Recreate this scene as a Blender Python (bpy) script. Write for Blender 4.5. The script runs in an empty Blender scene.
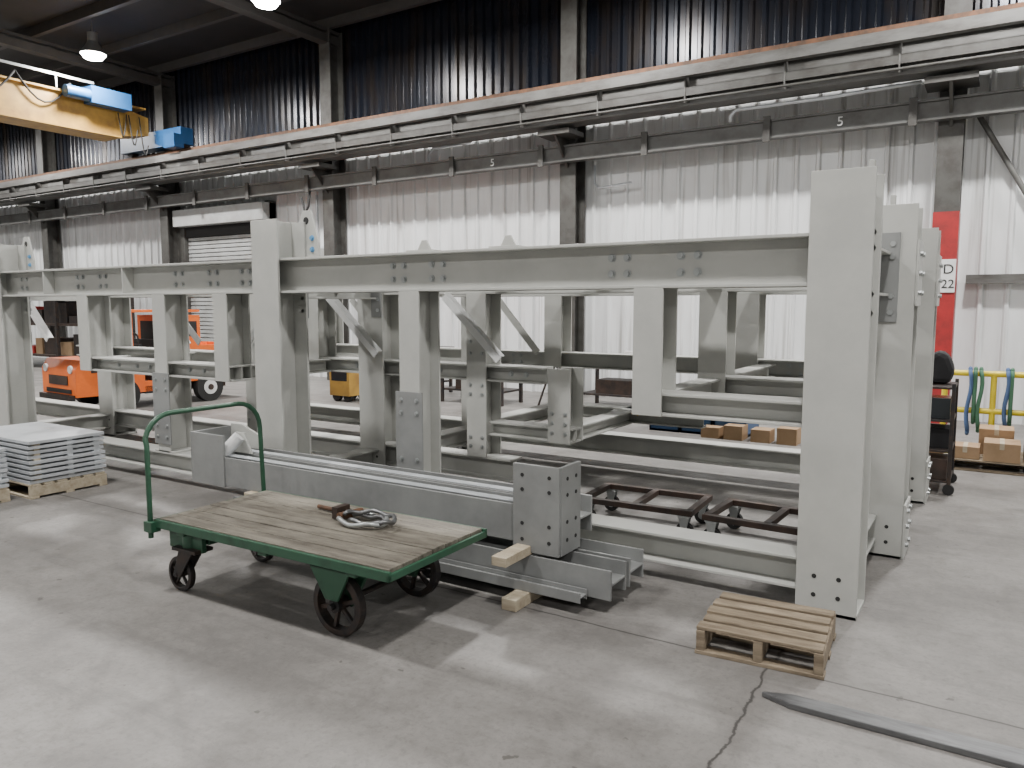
import bpy, bmesh, math, random
from mathutils import Vector, Matrix, Euler
random.seed(4)
S=bpy.context.scene
# ------------------------------------------------------------------ materials
def nd(nt,t,**k):
    n=nt.nodes.new(t)
    for a,v in k.items(): setattr(n,a,v)
    return n
def mat(name,c,rough=.5,metal=0,c2=None,scale=4,lo=.4,hi=.65,stretch=(1,1,1),bump=0,bscale=60,emit=0):
    m=bpy.data.materials.new(name); m.use_nodes=True
    nt=m.node_tree; p=nt.nodes['Principled BSDF']
    p.inputs['Roughness'].default_value=rough; p.inputs['Metallic'].default_value=metal
    p.inputs['Base Color'].default_value=(*c,1)
    if c2 is None: c2=tuple(x*.82 for x in c)
    tc=nd(nt,'ShaderNodeTexCoord'); mp=nd(nt,'ShaderNodeMapping'); mp.inputs['Scale'].default_value=stretch
    nz=nd(nt,'ShaderNodeTexNoise'); nz.inputs['Scale'].default_value=scale; nz.inputs['Detail'].default_value=6; nz.inputs['Roughness'].default_value=.65
    mr=nd(nt,'ShaderNodeMapRange'); mr.inputs[1].default_value=lo; mr.inputs[2].default_value=hi
    mx=nd(nt,'ShaderNodeMix',data_type='RGBA'); mx.inputs[6].default_value=(*c,1); mx.inputs[7].default_value=(*c2,1)
    L=nt.links
    L.new(tc.outputs['Object'],mp.inputs[0]); L.new(mp.outputs[0],nz.inputs['Vector']); L.new(nz.outputs[0],mr.inputs[0])
    L.new(mr.outputs[0],mx.inputs[0]); L.new(mx.outputs[2],p.inputs['Base Color'])
    if bump:
        n2=nd(nt,'ShaderNodeTexNoise'); n2.inputs['Scale'].default_value=bscale; L.new(mp.outputs[0],n2.inputs['Vector'])
        bp=nd(nt,'ShaderNodeBump'); bp.inputs['Strength'].default_value=bump; bp.inputs['Distance'].default_value=.01
        L.new(n2.outputs[0],bp.inputs['Height']); L.new(bp.outputs[0],p.inputs['Normal'])
    if emit:
        p.inputs['Emission Color'].default_value=(*c,1); p.inputs['Emission Strength'].default_value=emit
    return m
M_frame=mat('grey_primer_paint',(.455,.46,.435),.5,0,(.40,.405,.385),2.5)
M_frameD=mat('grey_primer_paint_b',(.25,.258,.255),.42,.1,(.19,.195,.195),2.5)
M_bolt=mat('galvanised_bolt',(.42,.44,.44),.35,.6)
M_hole=mat('bolt_hole_dark',(.02,.02,.02),.8)
M_blue=mat('blue_bolt_cap',(.12,.3,.52),.4)
M_bluepaint=mat('blue_paint',(.015,.075,.2),.4)
M_col=mat('dark_grey_column_paint',(.065,.065,.06),.5,0,(.04,.036,.033),5)
M_run=mat('runway_girder_paint',(.12,.12,.115),.4,0,(.055,.05,.045),3,.42,.7,(.6,1,2))
M_girt=mat('girt_paint',(.11,.112,.108),.45,0,(.06,.056,.052),3,.42,.7)
M_rust=mat('rusty_rail',(.15,.07,.035),.7,.2,(.07,.04,.025),8)
M_wood=mat('pallet_wood',(.29,.235,.165),.8,0,(.12,.09,.06),4,.35,.7,(1,7,7),.4)
M_woodL=mat('pale_dunnage_wood',(.5,.44,.33),.8,0,(.33,.27,.19),3,.35,.7,(1,7,7),.3)
M_deck=mat('worn_deck_wood',(.21,.192,.155),.6,0,(.07,.06,.047),3.6,.35,.68,(1,5,5),.5,40)
M_green=mat('green_cart_paint',(.025,.085,.048),.4,0,(.015,.04,.025),9,.5,.75)
M_iron=mat('dark_cast_iron',(.035,.034,.036),.5,.5,(.07,.05,.04),12)
M_rubber=mat('black_rubber',(.02,.02,.02),.75)
M_orange=mat('orange_paint',(.85,.17,.02),.35,0,(.7,.13,.02),3)
M_yel=mat('yellow_crane_paint',(.42,.25,.05),.45,0,(.28,.16,.04),3)
M_safety=mat('safety_yellow',(.75,.6,.03),.4)
M_red=mat('red_column_paint',(.33,.018,.02),.45,0,(.2,.02,.02),5)
M_white=mat('white_plastic',(.7,.71,.71),.5)
M_card=mat('cardboard',(.36,.24,.14),.8,0,(.3,.2,.11),5)
M_steel=mat('mill_steel',(.2,.205,.21),.35,.7,(.12,.12,.125),6,.4,.7,(1,6,6))
M_dkst=mat('dark_brown_steel',(.07,.045,.035),.5,.3,(.035,.028,.025),7)
M_plate=mat('galvanised_panel',(.62,.65,.68),.35,.3,(.52,.55,.58),5)
M_black=mat('black_cloth',(.012,.012,.014),.8)
M_strg=mat('green_strap',(.06,.17,.1),.7)
M_strb=mat('blue_strap',(.07,.13,.27),.7)
M_lamp=mat('lamp_housing',(.3,.3,.3),.4,.5)
M_emit=mat('lamp_lens',(1,.97,.92),.5,emit=80)
M_ceil=mat('dark_roof_deck',(.02,.018,.018),.7,0,(.012,.012,.012),2)
M_truss=mat('roof_truss_steel',(.05,.047,.045),.6)
M_door=mat('roller_door_slats',(.36,.37,.37),.5,0,(.28,.28,.27),3)
M_rubred=mat('red_plastic',(.5,.03,.025),.4)
M_glassdk=mat('dark_screen',(.02,.025,.03),.2)
def wallmat():
    m=mat('white_corrugated_sheet',(.76,.78,.79),.36,.05,(.62,.63,.63),1.4,.42,.75,(2.2,1,.35))
    nt=m.node_tree; p=nt.nodes['Principled BSDF']; L=nt.links
    src=p.inputs['Base Color'].links[0].from_socket
    tc=nd(nt,'ShaderNodeTexCoord'); mp=nd(nt,'ShaderNodeMapping'); mp.inputs['Scale'].default_value=(9,1,.25)
    nz=nd(nt,'ShaderNodeTexNoise'); nz.inputs['Scale'].default_value=1.5; nz.inputs['Detail'].default_value=8
    mr=nd(nt,'ShaderNodeMapRange'); mr.inputs[1].default_value=.57; mr.inputs[2].default_value=.75; mr.inputs[4].default_value=.6
    mx=nd(nt,'ShaderNodeMix',data_type='RGBA'); mx.inputs[7].default_value=(.2,.19,.17,1)
    L.new(tc.outputs['Object'],mp.inputs[0]); L.new(mp.outputs[0],nz.inputs['Vector']); L.new(nz.outputs[0],mr.inputs[0])
    L.new(mr.outputs[0],mx.inputs[0]); L.new(src,mx.inputs[6]); L.new(mx.outputs[2],p.inputs['Base Color'])
    return m
M_wall=wallmat()
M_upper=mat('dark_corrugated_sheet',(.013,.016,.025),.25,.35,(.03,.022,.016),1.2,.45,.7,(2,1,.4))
def floormat():
    m=bpy.data.materials.new('stained_concrete'); m.use_nodes=True
    nt=m.node_tree; p=nt.nodes['Principled BSDF']; L=nt.links
    tc=nd(nt,'ShaderNodeTexCoord')
    def noise(sc,det=8,rg=.6,vec=None,dist=0):
        n=nd(nt,'ShaderNodeTexNoise'); n.inputs['Scale'].default_value=sc; n.inputs['Detail'].default_value=det; n.inputs['Roughness'].default_value=rg
        n.inputs['Distortion'].default_value=dist
        L.new(vec or tc.outputs['Object'],n.inputs['Vector']); return n.outputs[0]
    def mr(s,a,b,c=0,d=1):
        n=nd(nt,'ShaderNodeMapRange'); n.inputs[1].default_value=a;n.inputs[2].default_value=b;n.inputs[3].default_value=c;n.inputs[4].default_value=d
        L.new(s,n.inputs[0]); return n.outputs[0]
    def mix(f,a,b):
        n=nd(nt,'ShaderNodeMix',data_type='RGBA'); L.new(f,n.inputs[0])
        for i,x in ((6,a),(7,b)):
            if isinstance(x,tuple): n.inputs[i].default_value=(*x,1)
            else: L.new(x,n.inputs[i])
        return n.outputs[2]
    def mth(op,a,b=None,c=None):
        n=nd(nt,'ShaderNodeMath',operation=op)
        for i,x in enumerate((a,b,c)):
            if x is None: continue
            if isinstance(x,(int,float)): n.inputs[i].default_value=x
            else: L.new(x,n.inputs[i])
        return n.outputs[0]
    c=mix(mr(noise(.8,12,.75),.38,.62),(.235,.225,.213),(.145,.138,.131))
    c=mix(mr(noise(5,12,.8,dist=.4),.48,.66,0,.6),c,(.115,.108,.102))
    c=mix(mr(noise(34,8,.75),.5,.72,0,.6),c,(.09,.085,.08))
    c=mix(mr(noise(1.1,5),.62,.66,0,.35),c,(.08,.075,.07))
    mp=nd(nt,'ShaderNodeMapping'); mp.inputs['Scale'].default_value=(.35,3.5,1); mp.inputs['Rotation'].default_value=(0,0,.3); L.new(tc.outputs['Object'],mp.inputs[0])
    c=mix(mr(noise(1.6,10,.7,mp.outputs[0]),.53,.68,0,.5),c,(.10,.095,.09))
    c=mix(mr(noise(9,3),.69,.72,0,.7),c,(.06,.055,.05))
    c=mix(mr(noise(6.3,12,.8),.58,.75,0,.35),c,(.30,.29,.28))
    sx=nd(nt,'ShaderNodeSeparateXYZ'); L.new(tc.outputs['Object'],sx.inputs[0])
    wob=mth('MULTIPLY',mth('SUBTRACT',noise(1.7,8,.7),.5),.16)
    fx=mth('ABSOLUTE',mth('WRAP',mth('ADD',mth('ADD',sx.outputs[0],.77),wob),3.05,-3.05))
    fy=mth('ABSOLUTE',mth('WRAP',mth('ADD',mth('SUBTRACT',sx.outputs[1],3.385),mth('MULTIPLY',wob,.25)),2.9,-2.9))
    d=mth('MINIMUM',fx,fy)
    crack=mr(d,.003,.009,.9,0)
    halo=mr(d,.01,.12,.25,0)
    c=mix(halo,c,(.12,.113,.107)); c=mix(crack,c,(.045,.042,.04))
    L.new(c,p.inputs['Base Color'])
    L.new(mr(noise(2.1),.3,.7,.42,.62),p.inputs['Roughness'])
    bp=nd(nt,'ShaderNodeBump'); bp.inputs['Strength'].default_value=.15; bp.inputs['Distance'].default_value=.01
    L.new(noise(40,4),bp.inputs['Height']); L.new(bp.outputs[0],p.inputs['Normal'])
    return m
M_floor=floormat()
# ------------------------------------------------------------------ builder
class B:
    def __init__(s,name): s.name=name; s.bm=bmesh.new(); s.m=[]
    def mi(s,m):
        if m not in s.m: s.m.append(m)
        return s.m.index(m)
    def _f(s,vs,faces,m,smooth=False):
        v=[s.bm.verts.new(p) for p in vs]; i=s.mi(m)
        for f in faces:
            try:
                q=s.bm.faces.new([v[k] for k in f]); q.material_index=i; q.smooth=smooth
            except ValueError: pass
    def box(s,x0,x1,y0,y1,z0,z1,m,R=None):
        if x0>x1:x0,x1=x1,x0
        if y0>y1:y0,y1=y1,y0
        if z0>z1:z0,z1=z1,z0
        P=[Vector(p) for p in((x0,y0,z0),(x1,y0,z0),(x1,y1,z0),(x0,y1,z0),(x0,y0,z1),(x1,y0,z1),(x1,y1,z1),(x0,y1,z1))]
        if R is not None:
            c=Vector(((x0+x1)/2,(y0+y1)/2,(z0+z1)/2)); r=Euler(R).to_matrix(); P=[c+r@(p-c) for p in P]
        s._f(P,[(0,3,2,1),(4,5,6,7),(0,1,5,4),(1,2,6,5),(2,3,7,6),(3,0,4,7)],m)
    def bar(s,a,b,w,h,m):
        a=Vector(a);b=Vector(b);d=(b-a).normalized(); up=Vector((0,0,1)) if abs(d.z)<.95 else Vector((0,1,0))
        sd=d.cross(up).normalized(); u=sd.cross(d).normalized(); P=[]
        for e in(a,b):
            for i,j in((-1,-1),(1,-1),(1,1),(-1,1)): P.append(e+sd*w/2*i+u*h/2*j)
        s._f(P,[(0,1,2,3),(7,6,5,4),(0,4,5,1),(1,5,6,2),(2,6,7,3),(3,7,4,0)],m)
    def cyl(s,a,b,r,m,n=16,r2=None,smooth=True):
        a=Vector(a);b=Vector(b); r2=r if r2 is None else r2
        d=(b-a).normalized(); t=Vector((0,0,1)) if abs(d.z)<.9 else Vector((1,0,0)); u=d.cross(t).normalized(); v=d.cross(u)
        P=[]
        for e,q in((a,r),(b,r2)):
            for k in range(n):
                an=2*math.pi*k/n; P.append(e+(u*math.cos(an)+v*math.sin(an))*q)
        s._f(P,[(k,(k+1)%n,n+(k+1)%n,n+k) for k in range(n)],m,smooth and n>8)
        s._f(P[:n],[tuple(range(n))[::-1]],m); s._f(P[n:],[tuple(range(n))],m)
    def sweep(s,pts,r,m,n=10,closed=False):
        pts=[Vector(p) for p in pts]; N=len(pts); P=[]; u=None
        for i,p in enumerate(pts):
            a=pts[(i-1)%N] if (closed or i>0) else p; b=pts[(i+1)%N] if (closed or i<N-1) else p
            d=(b-a).normalized()
            if u is None:
                t=Vector((0,0,1)) if abs(d.z)<.9 else Vector((1,0,0)); u=d.cross(t).normalized()
            u=(u-d*u.dot(d)).normalized(); v=d.cross(u)
            for k in range(n):
                an=2*math.pi*k/n; P.append(p+(u*math.cos(an)+v*math.sin(an))*r)
        F=[]
        for i in range(N if closed else N-1):
            for k in range(n):
                j=(i+1)%N; F.append((i*n+k,i*n+(k+1)%n,j*n+(k+1)%n,j*n+k))
        if not closed: F+= [tuple(range(n))[::-1],tuple((N-1)*n+k for k in range(n))]
        s._f(P,F,m,True)
    def prism(s,poly,ax,d0,d1,m):
        n=len(poly)
        def pt(a,b,d): return {'x':(d,a,b),'y':(a,d,b),'z':(a,b,d)}[ax]
        P=[pt(a,b,d0) for a,b in poly]+[pt(a,b,d1) for a,b in poly]
        s._f(P,[tuple(range(n))[::-1],tuple(range(n,2*n))]+[(k,(k+1)%n,n+(k+1)%n,n+k) for k in range(n)],m)
    def ring(s,c,r0,r1,w,m,n=36):  # axis Y
        P=[];x,y,z=c
        for k in range(n):
            a=2*math.pi*k/n
            for r,dy in((r0,-w/2),(r1,-w/2*.8),(r1,w/2*.8),(r0,w/2)): P.append((x+r*math.cos(a),y+dy,z+r*math.sin(a)))
        F=[]
        for k in range(n):
            j=(k+1)%n
            for q in range(4): F.append((k*4+q,k*4+(q+1)%4,j*4+(q+1)%4,j*4+q))
        s._f(P,F,m)
    def spoked(s,c,r,w,m,k=6,mr=None):
        s.ring(c,r*.78,r,w,mr or m); s.cyl((c[0],c[1]-w*.7,c[2]),(c[0],c[1]+w*.7,c[2]),r*.22,m)
        for i in range(k):
            a=2*math.pi*i/k+.3; d=Vector((math.cos(a),0,math.sin(a))); C=Vector(c)
            s.bar(C+d*r*.15,C+d*r*.82,w*.35,r*.14,m)
    def ibx(s,x0,x1,yc,z0,z1,w,m,tf=.016,tw=.012):
        s.box(x0,x1,yc-w/2,yc+w/2,z0,z0+tf,m); s.box(x0,x1,yc-w/2,yc+w/2,z1-tf,z1,m); s.box(x0,x1,yc-tw/2,yc+tw/2,z0+tf,z1-tf,m)
    def iby(s,y0,y1,xc,z0,z1,w,m,tf=.016,tw=.012):
        s.box(xc-w/2,xc+w/2,y0,y1,z0,z0+tf,m); s.box(xc-w/2,xc+w/2,y0,y1,z1-tf,z1,m); s.box(xc-tw/2,xc+tw/2,y0,y1,z0+tf,z1-tf,m)
    def hx(s,x0,x1,yc,z0,z1,w,m,tf=.016,tw=.012):
        s.box(x0,x1,yc-w/2,yc-w/2+tf,z0,z1,m); s.box(x0,x1,yc+w/2-tf,yc+w/2,z0,z1,m); zc=(z0+z1)/2
        s.box(x0,x1,yc-w/2+tf,yc+w/2-tf,zc-tw/2,zc+tw/2,m)
    def post(s,xc,y0,y1,z0,z1,w,m,tf=.02,tw=.014):
        s.box(xc-w/2,xc+w/2,y0,y0+tf,z0,z1,m); s.box(xc-w/2,xc+w/2,y1-tf,y1,z0,z1,m); s.box(xc-tw/2,xc+tw/2,y0+tf,y1-tf,z0,z1,m)
    def bolty(s,x,y,z,m,r=.017,d=.018):
        s.cyl((x,y,z),(x,y-d,z),r,m,6); s.cyl((x,y,z),(x,y-.004,z),r*1.45,m,12)
    def boltx(s,x,y,z,m,r=.017,d=.018):
        s.cyl((x,y,z),(x+d,y,z),r,m,6)
    def holey(s,x,y,z,r=.012): s.cyl((x,y,z),(x,y-.002,z),r,M_hole,12)
    def done(s,loc=(0,0,0),rz=0,bevel=0):
        bmesh.ops.recalc_face_normals(s.bm,faces=s.bm.faces)
        me=bpy.data.meshes.new(s.name); s.bm.to_mesh(me); s.bm.free()
        for m in s.m: me.materials.append(m)
        o=bpy.data.objects.new(s.name,me); S.collection.objects.link(o); o.location=loc; o.rotation_euler=(0,0,rz)
        if bevel:
            md=o.modifiers.new('bevel','BEVEL'); md.width=bevel; md.segments=2; md.limit_method='ANGLE'
        return o
# ------------------------------------------------------------------ room shell
XL,XR,YB,YW,ZC=-38,12,-14,12.4,7.5
b=B('floor'); b.box(XL,XR,YB,YW+.3,-.2,0,M_floor); b.done()
b=B('ceiling'); b.box(XL,XR,YB,YW+.3,ZC,ZC+.2,M_ceil)
b.done()
b=B('trim_roof_purlins')
for y in [YB+.5+i*1.5 for i in range(18)]: b.box(XL+.1,XR-.1,y-.05,y+.05,ZC-.2,ZC-.002,M_truss)
b.done()
def corr(name,x0,x1,y,z0,z1,pitch,dep,m,fr=.3):
    bb=B(name); prof=[]; x=x0
    while x<x1:
        prof+=[(x,y),(x+pitch*(1-fr)-dep*.6,y),(x+pitch*(1-fr),y-dep),(x+pitch-dep*.6,y-dep)]
        x+=pitch
    prof.append((x,y)); n=len(prof)
    P=[(a,c,z0) for a,c in prof]+[(a,c,z1) for a,c in prof]
    bb._f(P,[(k,k+1,n+k+1,n+k) for k in range(n-1)],m)
    bb.box(x0,x,y+.02,y+.2,z0,z1,m)
    return bb.done()
DX0,DX1=-17.35,-14.35
corr('wall_back',XL,XR,YW,0,5.0,.31,.04,M_wall,.2)
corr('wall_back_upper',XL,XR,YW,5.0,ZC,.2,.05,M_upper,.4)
for nm,x0,x1,y0,y1 in(('wall_left',XL-.2,XL,YB,YW+.3),('wall_right',XR,XR+.2,YB,YW+.3),('wall_front',XL,XR,YB-.2,YB)):
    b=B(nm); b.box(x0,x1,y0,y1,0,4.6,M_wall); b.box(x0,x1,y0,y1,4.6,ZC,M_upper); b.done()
b=B('door_1')
b.box(DX0-.15,DX0,YW-.25,YW-.05,0,4.0,M_col); b.box(DX1,DX1+.15,YW-.25,YW-.05,0,4.0,M_col)
b.box(DX0-.15,DX1+.15,YW-.45,YW-.05,3.55,3.95,M_door); b.box(DX0,DX1,YW-.2,YW-.06,3.3,3.55,M_hole)
for i in range(33): b.box(DX0,DX1,YW-.14,YW-.05,i*.1+.01,i*.1+.09,M_door)
b.done(bevel=.01)
colx=[-.66-5.72*i for i in range(-2,7)]
for x in colx:
    b=B('steel_column'); zt=ZC-.21
    m=M_col
    b.post(x,11.92,12.3,0,zt,.3,m,.025,.02)
    if abs(x+.66)<.01:
        b.box(x-.155,x+.155,11.90,12.31,0,2.85,M_red)
        b.box(x-.02,x+.15,11.885,11.899,1.78,2.22,M_white)
    b.box(x-.3,x+.3,11.4,11.92,4.42,4.5,m)
    b.prism([(11.92,3.95),(11.92,4.42),(11.45,4.42)],'x',x-.02,x+.02,m)
    b.done()
def text(name,s,loc,size,m,rx=math.pi/2,rz=0):
    c=bpy.data.curves.new(name,'FONT'); c.body=s; c.size=size; c.extrude=.002; c.align_x='CENTER'
    o=bpy.data.objects.new(name,c); S.collection.objects.link(o); o.location=loc; o.rotation_euler=(rx,0,rz); c.materials.append(m)
    return o
text('column_number_sign','D',(-.595,11.882,2.03),.18,M_hole); text('column_number_sign','22',(-.595,11.882,1.84),.16,M_hole)
b=B('crane_runway_girder')
b.ibx(XL+.1,XR-.1,11.5,4.55,5.12,.36,M_run,.03,.02)
b.box(XL+.1,XR-.1,11.2,11.32,4.95,4.97,M_run); b.box(XL+.1,XR-.1,11.2,11.215,4.97,5.1,M_run); b.box(XL+.1,XR-.1,11.34,11.37,4.70,4.82,M_col)
b.box(XL+.1,XR-.1,11.38,11.44,5.12,5.15,M_rust); b.box(XL+.1,XR-.1,11.46,11.54,5.12,5.24,M_rust); b.box(XL+.1,XR-.1,11.66,11.9,5.0,5.04,M_run)
x=XL+1
while x<XR: b.box(x-.01,x+.01,11.33,11.49,4.58,5.09,M_run); x+=1.43
b.cyl((XL+.1,11.28,4.62),(XR-.1,11.28,4.62),.02,M_col)
b.done()
b=B('wall_girt_beam'); b.ibx(XL+.1,XR-.1,11.82,4.03,4.3,.17,M_girt,.03,.1)
x=XL+.8
while x<XR: b.box(x-.05,x+.05,11.7,11.735,3.98,4.34,M_col); x+=1.9
b.done()
for x in(-2.0,-4.9,-7.8,.3): text('bay_number_marking','5',(x,11.725,4.09),.18,M_white)
b=B('wall_conduit')
b.sweep([(-9.6,12.2,4.3),(-9.6,12.2,4.55),(-9.5,12.2,4.66),(-8.6,12.2,4.68)],.025,M_plate)
b.sweep([(-3.5,11.6,4.3),(-3.5,11.6,4.38),(-3.42,11.6,4.46),(-2.2,11.6,4.46),(-1,11.6,4.5)],.025,M_plate)
b.sweep([(-6.0,12.2,4.0),(-6.0,12.2,3.7),(-5.9,12.15,3.6),(-5.3,12.15,3.65)],.02,M_plate)
b.sweep([(-12.5,11.8,4.02),(-12.5,11.75,3.7),(-12.6,11.75,3.55),(-12.7,11.75,3.9)],.025,M_rubber)
b.done()
b=B('electrical_panel'); b.box(-13.1,-12.45,12.18,12.355,1.9,2.9,M_plate); b.box(-13.05,-12.5,12.165,12.18,1.95,2.85,M_door); b.cyl((-12.8,12.28,2.9),(-12.8,12.28,4.02),.03,M_plate); b.done(bevel=.01)
b=B('wall_brace_rod'); b.cyl((-.4,12.25,4.2),(1.3,12.25,1.1),.035,M_run); b.box(-.4,11.8,12.2,12.34,1.9,2.02,M_run); b.done()
for x in colx:
    b=B('roof_truss')
    b.box(x-.12,x+.12,YB+.1,12.3,ZC-.5,ZC-.34,M_truss); b.box(x-.1,x+.1,YB+.1,12.3,ZC-.28,ZC-.21,M_truss)
    y=YB+.5
    while y<12: b.bar((x,y,ZC-.42),(x,y+.7,ZC-.24),.05,.05,M_truss); b.bar((x,y+.7,ZC-.24),(x,y+1.4,ZC-.42),.05,.05,M_truss); y+=1.4
    b.done()
EN={9.4:480,1.6:300,-6.2:190}
for X in(-27,-21.6,-16.2,-10.9,-5.5,0,5.5):
    for Y in(9.4,1.6,-6.2):
        b=B('high_bay_lamp'); z=6.75
        b.cyl((0,0,z+.05),(0,0,z+.3),.24,M_lamp,20,.1); b.cyl((0,0,z+.3),(0,0,z+.48),.1,M_lamp); b.cyl((0,0,z+.48),(0,0,ZC-.01),.012,M_lamp,8)
        b.cyl((0,0,z-.04),(0,0,z+.05),.17,M_emit,24,.24)
        o=b.done((X,Y,0))
        L=bpy.data.lights.new('lamp_light','AREA'); L.shape='DISK'; L.size=.5; L.energy=EN[Y]; L.color=(1,.975,.945)
        lo=bpy.data.objects.new('lamp_light',L); S.collection.objects.link(lo); lo.parent=o; lo.location=(0,0,z-.05)
# overhead crane
b=B('overhead_crane'); cx=-17.3
b.box(cx-.28,cx+.28,-10,10.3,5.4,6.1,M_yel); b.prism([(10.3,5.4),(11.1,5.55),(11.1,5.95),(10.3,6.1)],'x',cx-.28,cx+.28,M_yel)
b.box(cx-.36,cx+.36,-10,11.0,6.1,6.14,M_yel); b.box(cx-.36,cx+.36,-10,10.4,5.37,5.4,M_yel)
b.box(cx-1.2,cx+1.2,11.3,11.62,5.32,5.7,M_bluepaint)
for dx in(-1.0,1.0): b.cyl((cx+dx,11.42,5.38),(cx+dx,11.58,5.38),.14,M_iron)
b.box(cx+.3,cx+.62,9.6,10.5,5.95,6.3,M_bluepaint); b.cyl((cx+.5,9.1,6.1),(cx+.5,9.6,6.1),.13,M_bluepaint)
b.box(cx+.9,cx+1.3,11.05,11.3,5.2,5.5,M_bluepaint)
for k in range(9):
    y0=8.2-k*1.1; b.sweep([(cx+.36,y0+1.1*t,6.3-.5*math.sin(math.pi*t)) for t in[i/8 for i in range(9)]],.02,M_rubber,6)
for k in range(3): b.sweep([(cx+.4,10.3+.25*k+.2*t,5.9-.3*k*t-.5*math.sin(math.pi*t)) for t in[i/8 for i in range(9)]],.015,M_rubber,6)
b.bar((cx+.36,-4,6.42),(cx+.36,9.8,6.42),.03,.05,M_bolt)
for y in range(-3,10,2): b.bar((cx+.36,y,6.15),(cx+.36,y,6.42),.03,.03,M_bolt)
b.done()
# ------------------------------------------------------------------ main steel frame
F=M_frame; b=B('steel_frame'); T=2.27
A,E,D,Bp,C=-.68,-1.70,-3.47,-4.9,-9.3
R1,R2,R3=(4.13,4.43),(5.32,5.62),(6.95,7.25)
A2,A3=A+.09,A+.10
XE=-13.7; X3=-8.3
yc=lambda R:(R[0]+R[1])/2
def mainpost(xc,R,top):
    b.post(xc,R[0],R[1],0,top,.3,F)
    b.box(xc-.15,xc+.15,R[0],R[1],0,.02,F)
    for sx in(-.06,.06):
        for z in(.1,.2): b.holey(xc+sx,R[0],z)
    for sx in(-.07,.07):
        for z in(1.76,1.9): b.bolty(xc+sx,R[1]-.02,z,M_bolt)
mainpost(A,R1,T); mainpost(A2,R2,T-.05); mainpost(A3,R3,T-.06)
for xc in(Bp,C,XE):
    mainpost(xc,R1,T); mainpost(xc,R2,2.0)
for xc in(Bp,X3): mainpost(xc,R3,2.0)
for R,x0 in((R1,XE),(R2,XE),(R3,X3)): b.ibx(x0,A,yc(R),1.70,1.97,.24,F,.018,.014)
b.ibx(XE,A,yc(R1)-.02,.10,.275,.2,F); b.ibx(X3,A,yc(R3),.12,.31,.2,F); b.ibx(XE,-3.4,yc(R2),.12,.31,.2,F)
for xc,z0 in((E,.965),(D,.275),(-5.51,.965),(-6.36,.275),(-7.6,.965),(-10.2,.965),(-11.1,.275)):
    b.post(xc,R1[0]+.03,R1[1]-.03,z0,1.70,.18,F,.016)
for xc in(D,-6.36):
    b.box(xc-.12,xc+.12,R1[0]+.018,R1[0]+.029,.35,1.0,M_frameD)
    for sx in(-.07,.07):
        for z in(.42,.52,.85,.94): b.bolty(xc+sx,R1[0]+.018,z,M_bolt,.012,.012)
    b.box(xc-.15,xc+.15,R1[0]+.03,R1[1]-.03,.275,.29,F)
b.ibx(E,A,yc(R1),.965,1.10,.2,F); b.ibx(E,A,yc(R2),.965,1.10,.2,F); b.ibx(-7.7,-5.4,yc(R1),.965,1.1,.2,F)
b.ibx(-10,-3.1,yc(R2),.965,1.10,.2,F); b.ibx(X3,A,yc(R3),.965,1.12,.2,F)
for xc,z0 in((E,.965),(-3.73,.31),(-2.93,.5),(-5.7,.965),(-6.6,.31)):
    b.post(xc,R2[0]+.03,R2[1]-.03,z0,1.70 if xc!=-2.93 else 1.1,.2,F,.016)
for z in(.4,.48,.85,.93,1.2,1.3):
    for sx in(-.06,.06): b.bolty(-3.73+sx,R2[0]+.03,z,M_bolt,.012,.012); b.bolty(-6.6+sx,R2[0]+.03,z,M_bolt,.012,.012)
for z in(.58,.66,.74):
    for sx in(-.06,.06): b.bolty(-2.93+sx,R2[0]+.03,z,M_bolt,.012,.012)
for xc,z0 in((-1.9,.965),(-3.9,.965),(-5.9,.31),(-7.2,.965)):
    b.post(xc,R3[0]+.03,R3[1]-.03,z0,1.70,.2,F,.016)
b.ibx(-3.63,-2.83,yc(R2),.5,.62,.16,F); b.iby(R2[1],R3[0],-2.93,.5,.62,.16,F); b.iby(R2[1],R3[0],-3.73,.5,.62,.16,F); b.ibx(-3.8,-2.8,R3[0]-.08,.5,.62,.16,F)
b.ibx(-3.1,-2.2,yc(R3)-.35,.5,.6,.16,F)
for xc in(A,Bp,C,XE):
    b.iby(R1[1],R2[0],xc,1.66,1.93,.2,F)
    b.iby(R1[1],R2[0],xc,.10,.27,.18,F)
    if xc in(A,Bp): b.iby(R2[1],R3[0],xc,1.70,1.93,.2,F); b.iby(R2[1],R3[0],xc,.1,.27,.18,F)
    for y in(R1[1],R2[0]):
        s_=1 if y==R1[1] else -1
        b.box(xc+.03,xc+.15,y,y+.012*s_,1.5,2.05,M_frameD)
        for z in(1.56,1.66,1.9,1.98): b.cyl((xc+.11,y-.02,z),(xc+.11,y+.035,z),.018,M_bolt,6)
for xc in(E,D,-2.55,-5.51,-6.36,-7.6):
    b.iby(R1[1]-.03,R2[0]+.03,xc,1.74,1.88,.15,F); b.iby(R2[1]-.03,R3[0]+.03,xc-.05,1.74,1.88,.15,F)
for xc in(E,-5.51,-7.6): b.iby(R1[1]-.03,R2[0]+.03,xc,.965,1.09,.14,F)
b.iby(R2[1]-.03,R3[0],E,.965,1.09,.14,F)
b.ibx(Bp,A,6.25,1.76,1.86,.14,F); b.ibx(Bp,A,4.9,1.76,1.86,.14,F)
for x0,x1 in((-5.31,-4.72),(-3.95,-3.40),(-7.95,-7.5),(-10.9,-10.35)):
    a=Vector((x0,5.2,1.68)); c=Vector((x1,5.2,1.16))
    b.bar(a,c,.012,.065,M_white); b.bar(a+Vector((0,.04,.03)),c+Vector((0,.04,.03)),.08,.01,M_white)
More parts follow.
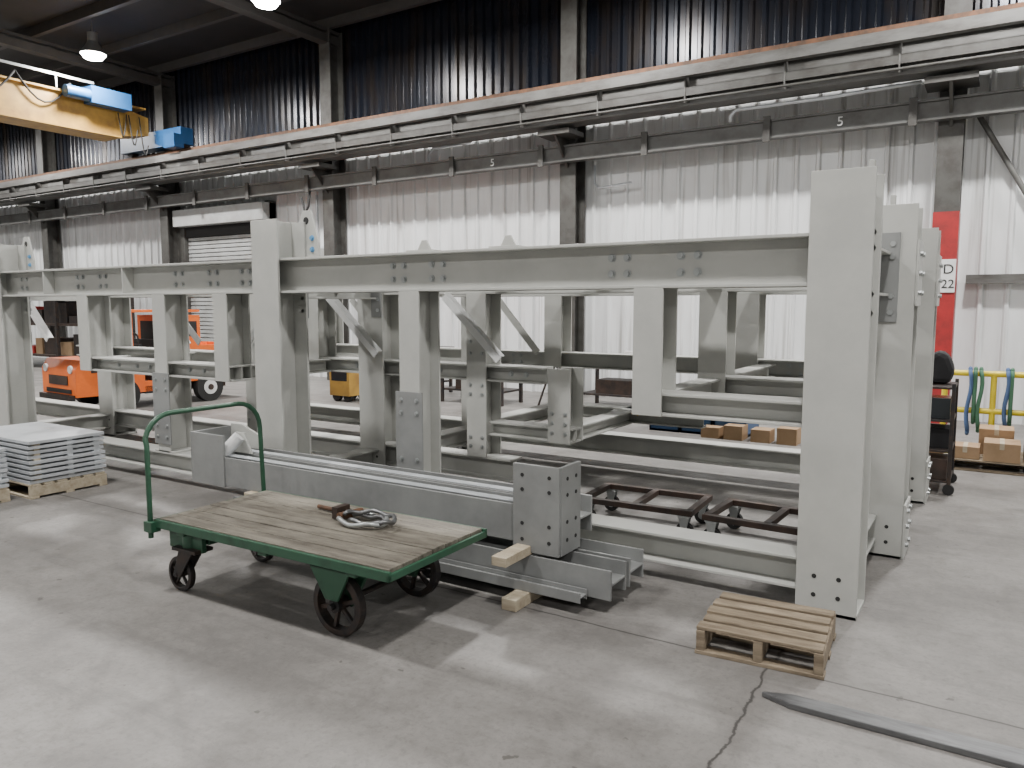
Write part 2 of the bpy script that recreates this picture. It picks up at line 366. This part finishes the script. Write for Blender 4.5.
for x0,x1 in((-8.0,-7.5),(-4.5,-4.0),(-6.6,-6.05)):
    b.bar((x0,6.85,1.68),(x1,6.85,1.12),.02,.07,F)
for x0,x1 in((-6.9,-6.4),(-5.2,-5.75)):
    b.bar((x0,4.6,1.69),(x1,4.6,1.25),.012,.07,M_white)
yw=yc(R1)-.007
for xc in(-1.93,-1.5,-3.65,-3.3,-5.3,-5.72,-6.2,-7.4,-7.8,-8.9):
    for dx in(-.05,.05):
        for z in(1.79,1.885): b.bolty(xc+dx,yw,z,M_bolt,.018)
for xc in(-1.5,-2.9,-5.7,-4.4):
    for dx in(-.05,.05):
        for z in(1.0,1.07): b.bolty(xc+dx,yc(R3)-.007,z,M_bolt,.014,.012)
for xc in(-3.3,-3.45,-4.2,-5.0,-5.2,-5.9,-6.9,-7.3): b.bolty(xc,yc(R2)-.007,1.03,M_bolt,.018,.014)
for xc in(-5.7,-5.9,-6.1,-6.7,-6.9,-7.2):b.bolty(xc,yc(R1)-.007,1.03,M_bolt,.016,.014)
for xc in(-6.9,-5.0,-8.3): b.box(xc-.006,xc+.006,yc(R1)-.118,yc(R1)-.007,1.72,1.95,F)
for xc in(Bp,C,XE):
    R=R1; x0=xc+.02; y0=R[1]
    b.prism([(x0,1.98),(x0+.27,1.98),(x0+.27,2.1),(x0+.18,2.36),(x0+.09,2.36),(x0,2.15)],'y',y0,y0+.02,F)
    for dx,z in((.05,2.05),(.2,2.05),(.05,2.14),(.2,2.14)): b.bolty(x0+dx,y0,z,M_blue,.016)
    b.holey(x0+.135,y0,2.28,.03)
for xc in(-3.4,-2.7): b.box(xc-.16,xc+.06,4.25,4.4,1.97,1.99,F); b.prism([(xc-.1,1.99),(xc+.02,1.99),(xc-.02,2.06),(xc-.06,2.06)],'y',4.3,4.315,F)
b.box(A+.08,A+.11,4.36,4.41,T,T+.07,F)
for xx,R in((A2,R2),(A3,R3)):
    b.box(xx-.02,xx+.01,R[0]+.1,R[0]+.14,T-.05,T+.02,F)
    b.box(xx+.151,xx+.165,R[0],R[1],0,.35,F); b.box(xx+.151,xx+.165,R[0],R[1],1.6,2.0,F)
    for z in(.08,.2,.3,1.68,1.8,1.92):
        for dy in(-.07,.07): b.boltx(xx+.165,yc(R)+dy,z,M_bolt)
b.done(bevel=.0025)
# ------------------------------------------------------------------ beam stack
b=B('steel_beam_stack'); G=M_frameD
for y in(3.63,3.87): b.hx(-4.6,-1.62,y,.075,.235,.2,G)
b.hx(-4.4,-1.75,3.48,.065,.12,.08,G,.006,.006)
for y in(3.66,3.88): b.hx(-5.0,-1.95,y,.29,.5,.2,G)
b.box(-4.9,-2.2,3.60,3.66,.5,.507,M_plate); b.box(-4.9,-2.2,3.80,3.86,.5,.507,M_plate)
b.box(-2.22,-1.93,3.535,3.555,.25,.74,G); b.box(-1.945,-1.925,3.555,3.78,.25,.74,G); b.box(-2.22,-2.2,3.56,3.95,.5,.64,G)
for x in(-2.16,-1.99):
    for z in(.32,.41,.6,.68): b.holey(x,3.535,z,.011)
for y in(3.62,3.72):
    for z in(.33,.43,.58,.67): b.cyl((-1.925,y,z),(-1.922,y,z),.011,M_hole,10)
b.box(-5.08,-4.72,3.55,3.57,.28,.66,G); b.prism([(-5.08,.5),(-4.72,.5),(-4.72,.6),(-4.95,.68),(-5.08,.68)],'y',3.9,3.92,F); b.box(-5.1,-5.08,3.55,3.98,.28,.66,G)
b.cyl((-4.78,3.6,.52),(-4.7,3.68,.64),.045,M_white,12)
b.prism([(-4.86,.508),(-4.62,.508),(-4.7,.66),(-4.8,.66)],'y',3.72,3.735,F)
b.done(bevel=.002)
for nm,x,z0,z1,y0,y1 in(('dunnage_timber',-2.15,.237,.288,3.28,3.98),('dunnage_timber',-4.4,.237,.288,3.5,3.98),('dunnage_timber',-2.1,0,.064,3.3,3.98),('dunnage_timber',-4.2,0,.064,3.5,3.98)):
    b=B(nm); b.box(x-.045,x+.045,y0,y1,z0,z1,M_woodL); b.done(bevel=.004)
# ------------------------------------------------------------------ platform cart
b=B('platform_cart'); x0,x1,y0,y1=0,1.70,0,.81; zt=.42; nb=7
w=(y1-y0-.04)/nb
for i in range(nb):
    b.box(x0+.02+random.uniform(0,.006),x1-.02,y0+.02+i*w+.003,y0+.02+(i+1)*w-.003,zt-.035,zt+random.uniform(-.004,.003),M_deck)
b.box(x0,x1,y0,y0+.02,zt-.055,zt-.008,M_green); b.box(x0,x1,y1-.02,y1,zt-.055,zt-.008,M_green)
b.box(x0,x0+.02,y0,y1,zt-.055,zt-.008,M_green); b.box(x1-.02,x1,y0,y1,zt-.055,zt-.02,M_green)
for x in(.2,.85,1.45): b.box(x-.03,x+.03,y0+.02,y1-.02,zt-.08,zt-.036,M_green)
hx=x0-.03; pts=[(hx,y0+.0,.3),(hx,y0+.0,.82)]
r=.17
for i in range(1,7):
    a=math.pi/2*i/6; pts.append((hx-.02,y0+r-r*math.cos(a),.82+r*math.sin(a)))
for i in range(0,7):
    a=math.pi/2*i/6; pts.append((hx-.02,y1-r+r*math.sin(a),.82+r*math.cos(a)))
pts.append((hx,y1,.3)); b.sweep(pts,.015,M_green,12)
for y in(y0,y1): b.box(hx-.02,hx+.05,y-.03,y+.03,.34,.40,M_green)
XW=1.30
for y in(.10,.70):
    b.spoked((XW,y,.155),.155,.055,M_iron,6)
    s_=1 if y<.4 else -1; yb=y+.055*s_
    b.prism([(XW-.18,.345),(XW+.18,.345),(XW+.12,.28),(XW+.04,.13),(XW-.04,.13),(XW-.12,.28)],'y',yb-.012,yb+.012,M_green)
    b.prism([(XW-.14,.345),(XW+.12,.345),(XW+.04,.19),(XW-.04,.19)],'y',y-.05*s_-.008,y-.05*s_+.008,M_green)
b.cyl((XW,.03,.155),(XW,.77,.155),.016,M_iron)
b.box(XW-.08,XW+.08,.17,.64,.30,.345,M_green)
b.box(.04,.34,.1,.64,.29,.345,M_green); b.box(.05,.33,.06,.09,.25,.345,M_green)
for y in(.08,.65):
    c=(.12,y,.1); b.spoked(c,.1,.04,M_iron,5)
    for s_ in(-1,1): b.prism([(.09,.09),(.15,.09),(.27,.25),(.15,.25)],'y',y+s_*.034-.005,y+s_*.034+.005,M_iron)
    b.box(.12,.32,y-.06,y+.06,.25,.27,M_iron); b.cyl((.21,y,.26),(.21,y,.345),.045,M_green)
    b.cyl((.12,y-.045,.1),(.12,y+.045,.1),.012,M_iron)
b.done((-3.94,2.49,0),math.radians(1.2),bevel=.003)
b=B('wire_rope_sling')
def arc(cx,cy,rx,ry,a0,a1,z,n=20): return [(cx+rx*math.cos(a0+(a1-a0)*i/n),cy+ry*math.sin(a0+(a1-a0)*i/n),z+.008*math.sin(i*1.1)) for i in range(n+1)]
b.sweep(arc(-2.86,3.02,.15,.10,-2.6,2.4,.446),.013,M_bolt); b.sweep(arc(-2.84,3.03,.12,.07,-2.2,2.9,.447),.013,M_steel); b.sweep(arc(-2.80,3.0,.16,.11,-.6,3.3,.47),.012,M_steel)
b.sweep([(-3.3,3.12,.435),(-3.12,3.1,.44),(-2.98,3.06,.46)],.012,M_rust); b.cyl((-3.0,2.98,.45),(-2.97,3.13,.45),.022,M_rust)
b.box(-3.07,-3.03,3.0,3.1,.425,.49,M_dkst)
b.done()
def pallet(b,x0,x1,y0,y1,h,m,n=6,z=0):
    s=(y1-y0)/n; rr=random.Random(3)
    for i in range(n): b.box(x0+rr.uniform(0,.015),x1-rr.uniform(0,.015),y0+i*s+.008,y0+(i+1)*s-.02,z+h-.016,z+h+rr.uniform(-.002,.002),m)
    for x in(x0+.005,(x0+x1)/2-.02,x1-.045): b.box(x,x+.04,y0+.003,y1-.01,z+.018,z+h-.018,m)
    for y in(y0,(y0+y1)/2-.04,y1-.08): b.box(x0,x1,y,y+.07,z,z+.018,m)
b=B('wooden_pallet'); pallet(b,-.28,.28,-.26,.26,.13,M_wood,5); b.done((-.845,3.62,0),.07,.003)
b=B('forklift_fork_blade')
b.prism([(-.0,.0),(.12,-.045),(1.6,-.075),(1.6,.065),(.12,.04)],'z',0.001,.026,M_steel)
b.done((-.74,3.1,0),.02,.004)
b=B('palletised_steel_panels')
for (px0,px1,py0,py1,lv) in((-7.85,-6.70,3.16,3.82,9),(-7.9,-6.8,2.35,3.06,8)):
    pallet(b,px0,px1,py0,py1,.12,M_woodL,6)
    z=.12
    for i in range(lv):
        o=random.uniform(-.02,.02)
        b.box(px0+o,px1-.02+o,py0+.01,py1-.01,z,z+.026,M_plate); z+=.026
        if i<lv-1:
            for yy in(py0+.06,(py0+py1)/2,py1-.1): b.box(px0+.03,px1-.03,yy,yy+.05,z,z+.016,M_woodL if yy<py0+.1 else M_plate)
            z+=.016
b.done(bevel=.002)
for (X,Y,rz) in((-2.12,5.22,.05),(-1.18,5.2,-.04)):
    b=B('machine_dolly'); m=M_dkst; a,c=.42,.27
    for y in(-c,c-.05): b.box(-a,a,y,y+.05,.17,.21,m)
    for x in(-a,a-.05,-.025): b.box(x,x+.05,-c+.05,c-.05,.17,.21,m)
    for x in(-a+.06,a-.06):
        for y in(-c+.04,c-.04):
            b.cyl((x,y-.02,.06),(x,y+.02,.06),.06,M_rubber,20); b.cyl((x,y-.024,.06),(x,y+.024,.06),.03,M_bolt)
            for s_ in(-1,1): b.prism([(x-.015,.05),(x+.015,.05),(x+.04,.16),(x-.04,.16)],'y',y+s_*.028-.003,y+s_*.028+.003,M_bolt)
            b.box(x-.045,x+.045,y-.035,y+.035,.16,.17,M_bolt)
    b.done((X,Y,0),rz,.003)
# ------------------------------------------------------------------ orange utility vehicle
b=B('orange_utility_vehicle'); O=M_orange; W=.55
b.prism([(-1.42,.25),(-1.42,.66),(-1.34,.80),(-.45,.80),(-.38,.72),(-.38,.25)],'y',-W,W,O)
b.box(-.38,.35,-W,W,.22,.34,M_rubber); b.box(-.38,.35,-W,-W+.03,.25,.42,O)
b.box(-1.435,-1.42,-.4,.4,.3,.36,M_rubber); b.box(-1.435,-1.42,-.3,.3,.42,.56,M_dkst); b.box(-1.5,-1.42,-.5,.5,.2,.28,M_iron)
b.box(-1.2,-.6,-W-.004,-W,.6,.72,M_dkst)
b.box(-.45,-.38,-W+.04,W-.04,.8,1.0,M_rubber)
b.box(-.25,.08,-W+.06,W-.06,.42,.66,M_rubber); b.box(.0,.1,-W+.06,W-.06,.62,1.05,M_rubber)
b.box(.12,.6,-W,W,.42,1.45,O); b.box(.18,.54,-W-.004,-W,1.1,1.35,M_rubber); b.box(.115,.12,-W+.1,W-.1,.9,1.35,M_rubber)
b.box(.35,1.42,-W,W,.36,.7,O); b.box(.65,1.35,-W-.005,-W,.5,.54,M_dkst); b.box(.6,1.42,-W,-W+.03,.7,.95,O); b.box(.6,1.42,W-.03,W,.7,.95,O); b.box(1.39,1.42,-W,W,.7,.95,O)
b.box(-1.0,-.6,-.25,.25,.8,.87,M_rubber)
for y in(-W,W-.06): b.box(-.6,-.54,y,y+.06,.8,1.5,O)
b.box(-.6,-.54,-W,W,1.42,1.52,O); b.box(-.6,.6,-W,W,1.5,1.54,O)
b.cyl((-.4,.0,.9),(-.28,0,1.0),.015,M_rubber)
b.sweep([(-.28+.05*math.sin(t),.18*math.cos(t),1.0+.15*math.sin(t)) for t in[i*math.pi/8 for i in range(16)]],.015,M_rubber,8,True)
for x in(-.73,.72):
    for y in(-W+.02,W-.02):
        b.cyl((x,y-.07,.24),(x,y+.07,.24),.24,M_rubber,28)
        s_=-1 if y<0 else 1; b.cyl((x,y+s_*.07,.24),(x,y+s_*.078,.24),.12,M_white,20); b.cyl((x,y+s_*.078,.24),(x,y+s_*.09,.24),.05,M_dkst)
b.box(-.8,1.2,-.3,.3,.2,.3,M_dkst)
for y in(-.4,.4): b.cyl((-1.44,y,.66),(-1.41,y,.66),.06,M_white)
b.done((-11.85,7.55,0),math.radians(86),.01)
# ------------------------------------------------------------------ right side items
b=B('tool_cart'); q=-.12
for x in(-.5+q,-.16+q):
    for y in(7.4,7.95): b.box(x-.015,x+.015,y-.015,y+.015,.08,.95,M_iron); b.cyl((x,y-.02,.045),(x,y+.02,.045),.045,M_rubber)
for z in(.1,.36,.62,.9): b.box(-.51+q,-.15+q,7.39,7.96,z,z+.02,M_iron)
b.box(-.45+q,-.18+q,7.42,7.7,.12,.3,M_dkst); b.box(-.45+q,-.18+q,7.5,7.8,.38,.55,M_black); b.box(-.48+q,-.18+q,7.45,7.7,.64,.82,M_glassdk)
b.done(bevel=.004)
b=B('black_jacket')
b.prism([(-.56,.925),(-.32,.925),(-.29,1.05),(-.34,1.18),(-.42,1.22),(-.52,1.14)],'y',7.62,7.84,M_black); b.done(bevel=.05)
b=B('yellow_guard_rail')
for z in(.88,.48): b.cyl((-.6,9.6,z),(4,9.6,z),.032,M_safety)
for x in(-.45,.0,1.5,2.5,4): b.cyl((x,9.6,0),(x,9.6,.9),.03,M_safety); b.box(x-.07,x+.07,9.53,9.67,0,.012,M_safety)
b.done()
b=B('hanging_lifting_slings')
for i,(x,m) in enumerate(((-.22,M_strb),(-.17,M_strg),(-.12,M_strg),(.12,M_strb),(.16,M_strg),(.34,M_strg),(.52,M_strb))):
    zl=.25+.16*random.random(); o=random.uniform(-.02,.02)
    for y in(9.55,9.65): b.sweep([(x+o*math.sin(k*.8),y,.925-(.925-zl)*k/8) for k in range(9)],.02,m,8)
    b.sweep([(x,9.55,.925),(x,9.6,.935),(x,9.65,.925)],.02,m,8); b.sweep([(x+o*math.sin(6.4),9.55,zl),(x,9.6,zl-.04),(x+o*math.sin(6.4),9.65,zl)],.02,m,8)
b.done()
b=B('cardboard_boxes_on_pallet'); pallet(b,-.35,1.3,8.6,9.4,.11,M_wood,7)
for (x,y,z,w,d,h) in((-.33,8.65,.11,.25,.3,.12),(-.05,8.62,.11,.3,.35,.18),(.28,8.65,.11,.32,.3,.22),(-.1,9.0,.11,.3,.35,.26),(.62,8.65,.11,.4,.4,.24),(.3,8.66,.33,.25,.25,.12),(.3,9.0,.11,.3,.3,.36),(.66,8.7,.35,.3,.3,.16)):
    b.box(x,x+w,y,y+d,z,z+h,M_card); b.box(x+w/2-.02,x+w/2+.02,y-.002,y+d,z+h-.06,z+h+.002,M_woodL)
b.done(bevel=.003)
b=B('cardboard_box'); b.box(-.62,-.4,8.75,9.0,0,.15,M_card); b.box(-.64,-.58,8.75,9.0,.12,.19,M_card,(0,.5,0)); b.done()
# ------------------------------------------------------------------ clutter behind
b=B('blue_parts_bins')
for i in range(3):
    x=-3.75+i*.42
    b.box(x,x+.4,9.3,9.9,0,.03,M_bluepaint)
    for q in((x,x+.02,9.3,9.9),(x+.38,x+.4,9.3,9.9),(x,x+.4,9.3,9.32),(x,x+.4,9.88,9.9)): b.box(*q,0,.3,M_bluepaint)
    b.box(x+.03,x+.3,9.4,9.8,.03,.36,M_dkst if i%2 else M_card)
b.done()
b=B('cardboard_box_pile')
for i,(x,h) in enumerate(((-3.0,.13),(-2.72,.17),(-2.4,.15),(-2.1,.19))): b.box(x,x+.22,9.1,9.35,0,h,M_card)
b.done()
def bench(X,Y,w,mt,z=.8):
    b=B('workbench')
    b.box(X,X+w,Y,Y+.7,z,z+.05,mt)
    for x in(X+.03,X+w-.08):
        for y in(Y+.03,Y+.62): b.box(x,x+.05,y,y+.05,0,z,M_iron)
    b.box(X+.05,X+w-.05,Y+.05,Y+.65,.2,.23,M_iron)
    b.box(X+.25,X+.5,Y+.1,Y+.4,z+.05,z+.15,M_red); b.cyl((X+.8,Y+.3,z+.05),(X+.8,Y+.3,z+.2),.09,M_white); b.box(X+.3,X+.9,Y+.1,Y+.5,.23,.45,M_dkst)
    b.done()
bench(-7.9,10.2,1.3,M_rubred,.62); bench(-5.6,10.8,1.4,M_wood,.7); bench(-9.9,10.8,1.4,M_iron)
b=B('yellow_welding_machine'); b.box(-9.5,-9.05,9.3,9.8,.1,.65,M_yel); b.box(-9.45,-9.1,9.29,9.3,.35,.58,M_glassdk)
for x in(-9.4,-9.15): b.cyl((x,9.35,.09),(x,9.42,.09),.09,M_rubber); b.cyl((x,9.7,.09),(x,9.77,.09),.09,M_rubber)
b.sweep([(-9.45,9.5,.65),(-9.45,9.5,.85),(-9.1,9.5,.85),(-9.1,9.5,.65)],.015,M_iron); b.done(bevel=.01)
b=B('tripod_stand')
for k in range(3):
    a=k*2.094; b.cyl((-5.0+.35*math.cos(a),9.0+.35*math.sin(a),0),(-5,9,.9),.015,M_iron,8)
b.cyl((-5,9,.85),(-5,9,1.05),.02,M_iron,8); b.box(-5.06,-4.94,8.95,9.05,1.05,1.12,M_rubred); b.done()
b=B('storage_rack')
for x in(-24,-22,-20,-18.2):
    for y in(10.3,11.2): b.box(x-.04,x+.04,y-.04,y+.04,0,2.4,M_iron)
for z in(.3,1.1,1.9): b.box(-24,-18.2,10.3,11.2,z,z+.06,M_dkst)
rr=random.Random(7)
for z in(.36,1.16,1.96):
    x=-23.8
    while x<-18.8:
        w=rr.uniform(.3,.8); h=rr.uniform(.15,.6); b.box(x,x+w,10.4,11.1,z,z+h,rr.choice([M_dkst,M_card,M_iron,M_rubred,M_plate,M_iron])); x+=w+.1
b.done()
# ------------------------------------------------------------------ world & camera
w=bpy.data.worlds.new('world'); S.world=w; w.use_nodes=True
w.node_tree.nodes['Background'].inputs[0].default_value=(.5,.52,.55,1); w.node_tree.nodes['Background'].inputs[1].default_value=.3
cd=bpy.data.cameras.new('camera'); cam=bpy.data.objects.new('camera',cd); S.collection.objects.link(cam)
cd.sensor_width=36; cd.lens=36*769/1024; cam.location=(0,0,1.6)
cam.rotation_euler=(math.radians(90-5.8),0,math.radians(32.2)); S.camera=cam
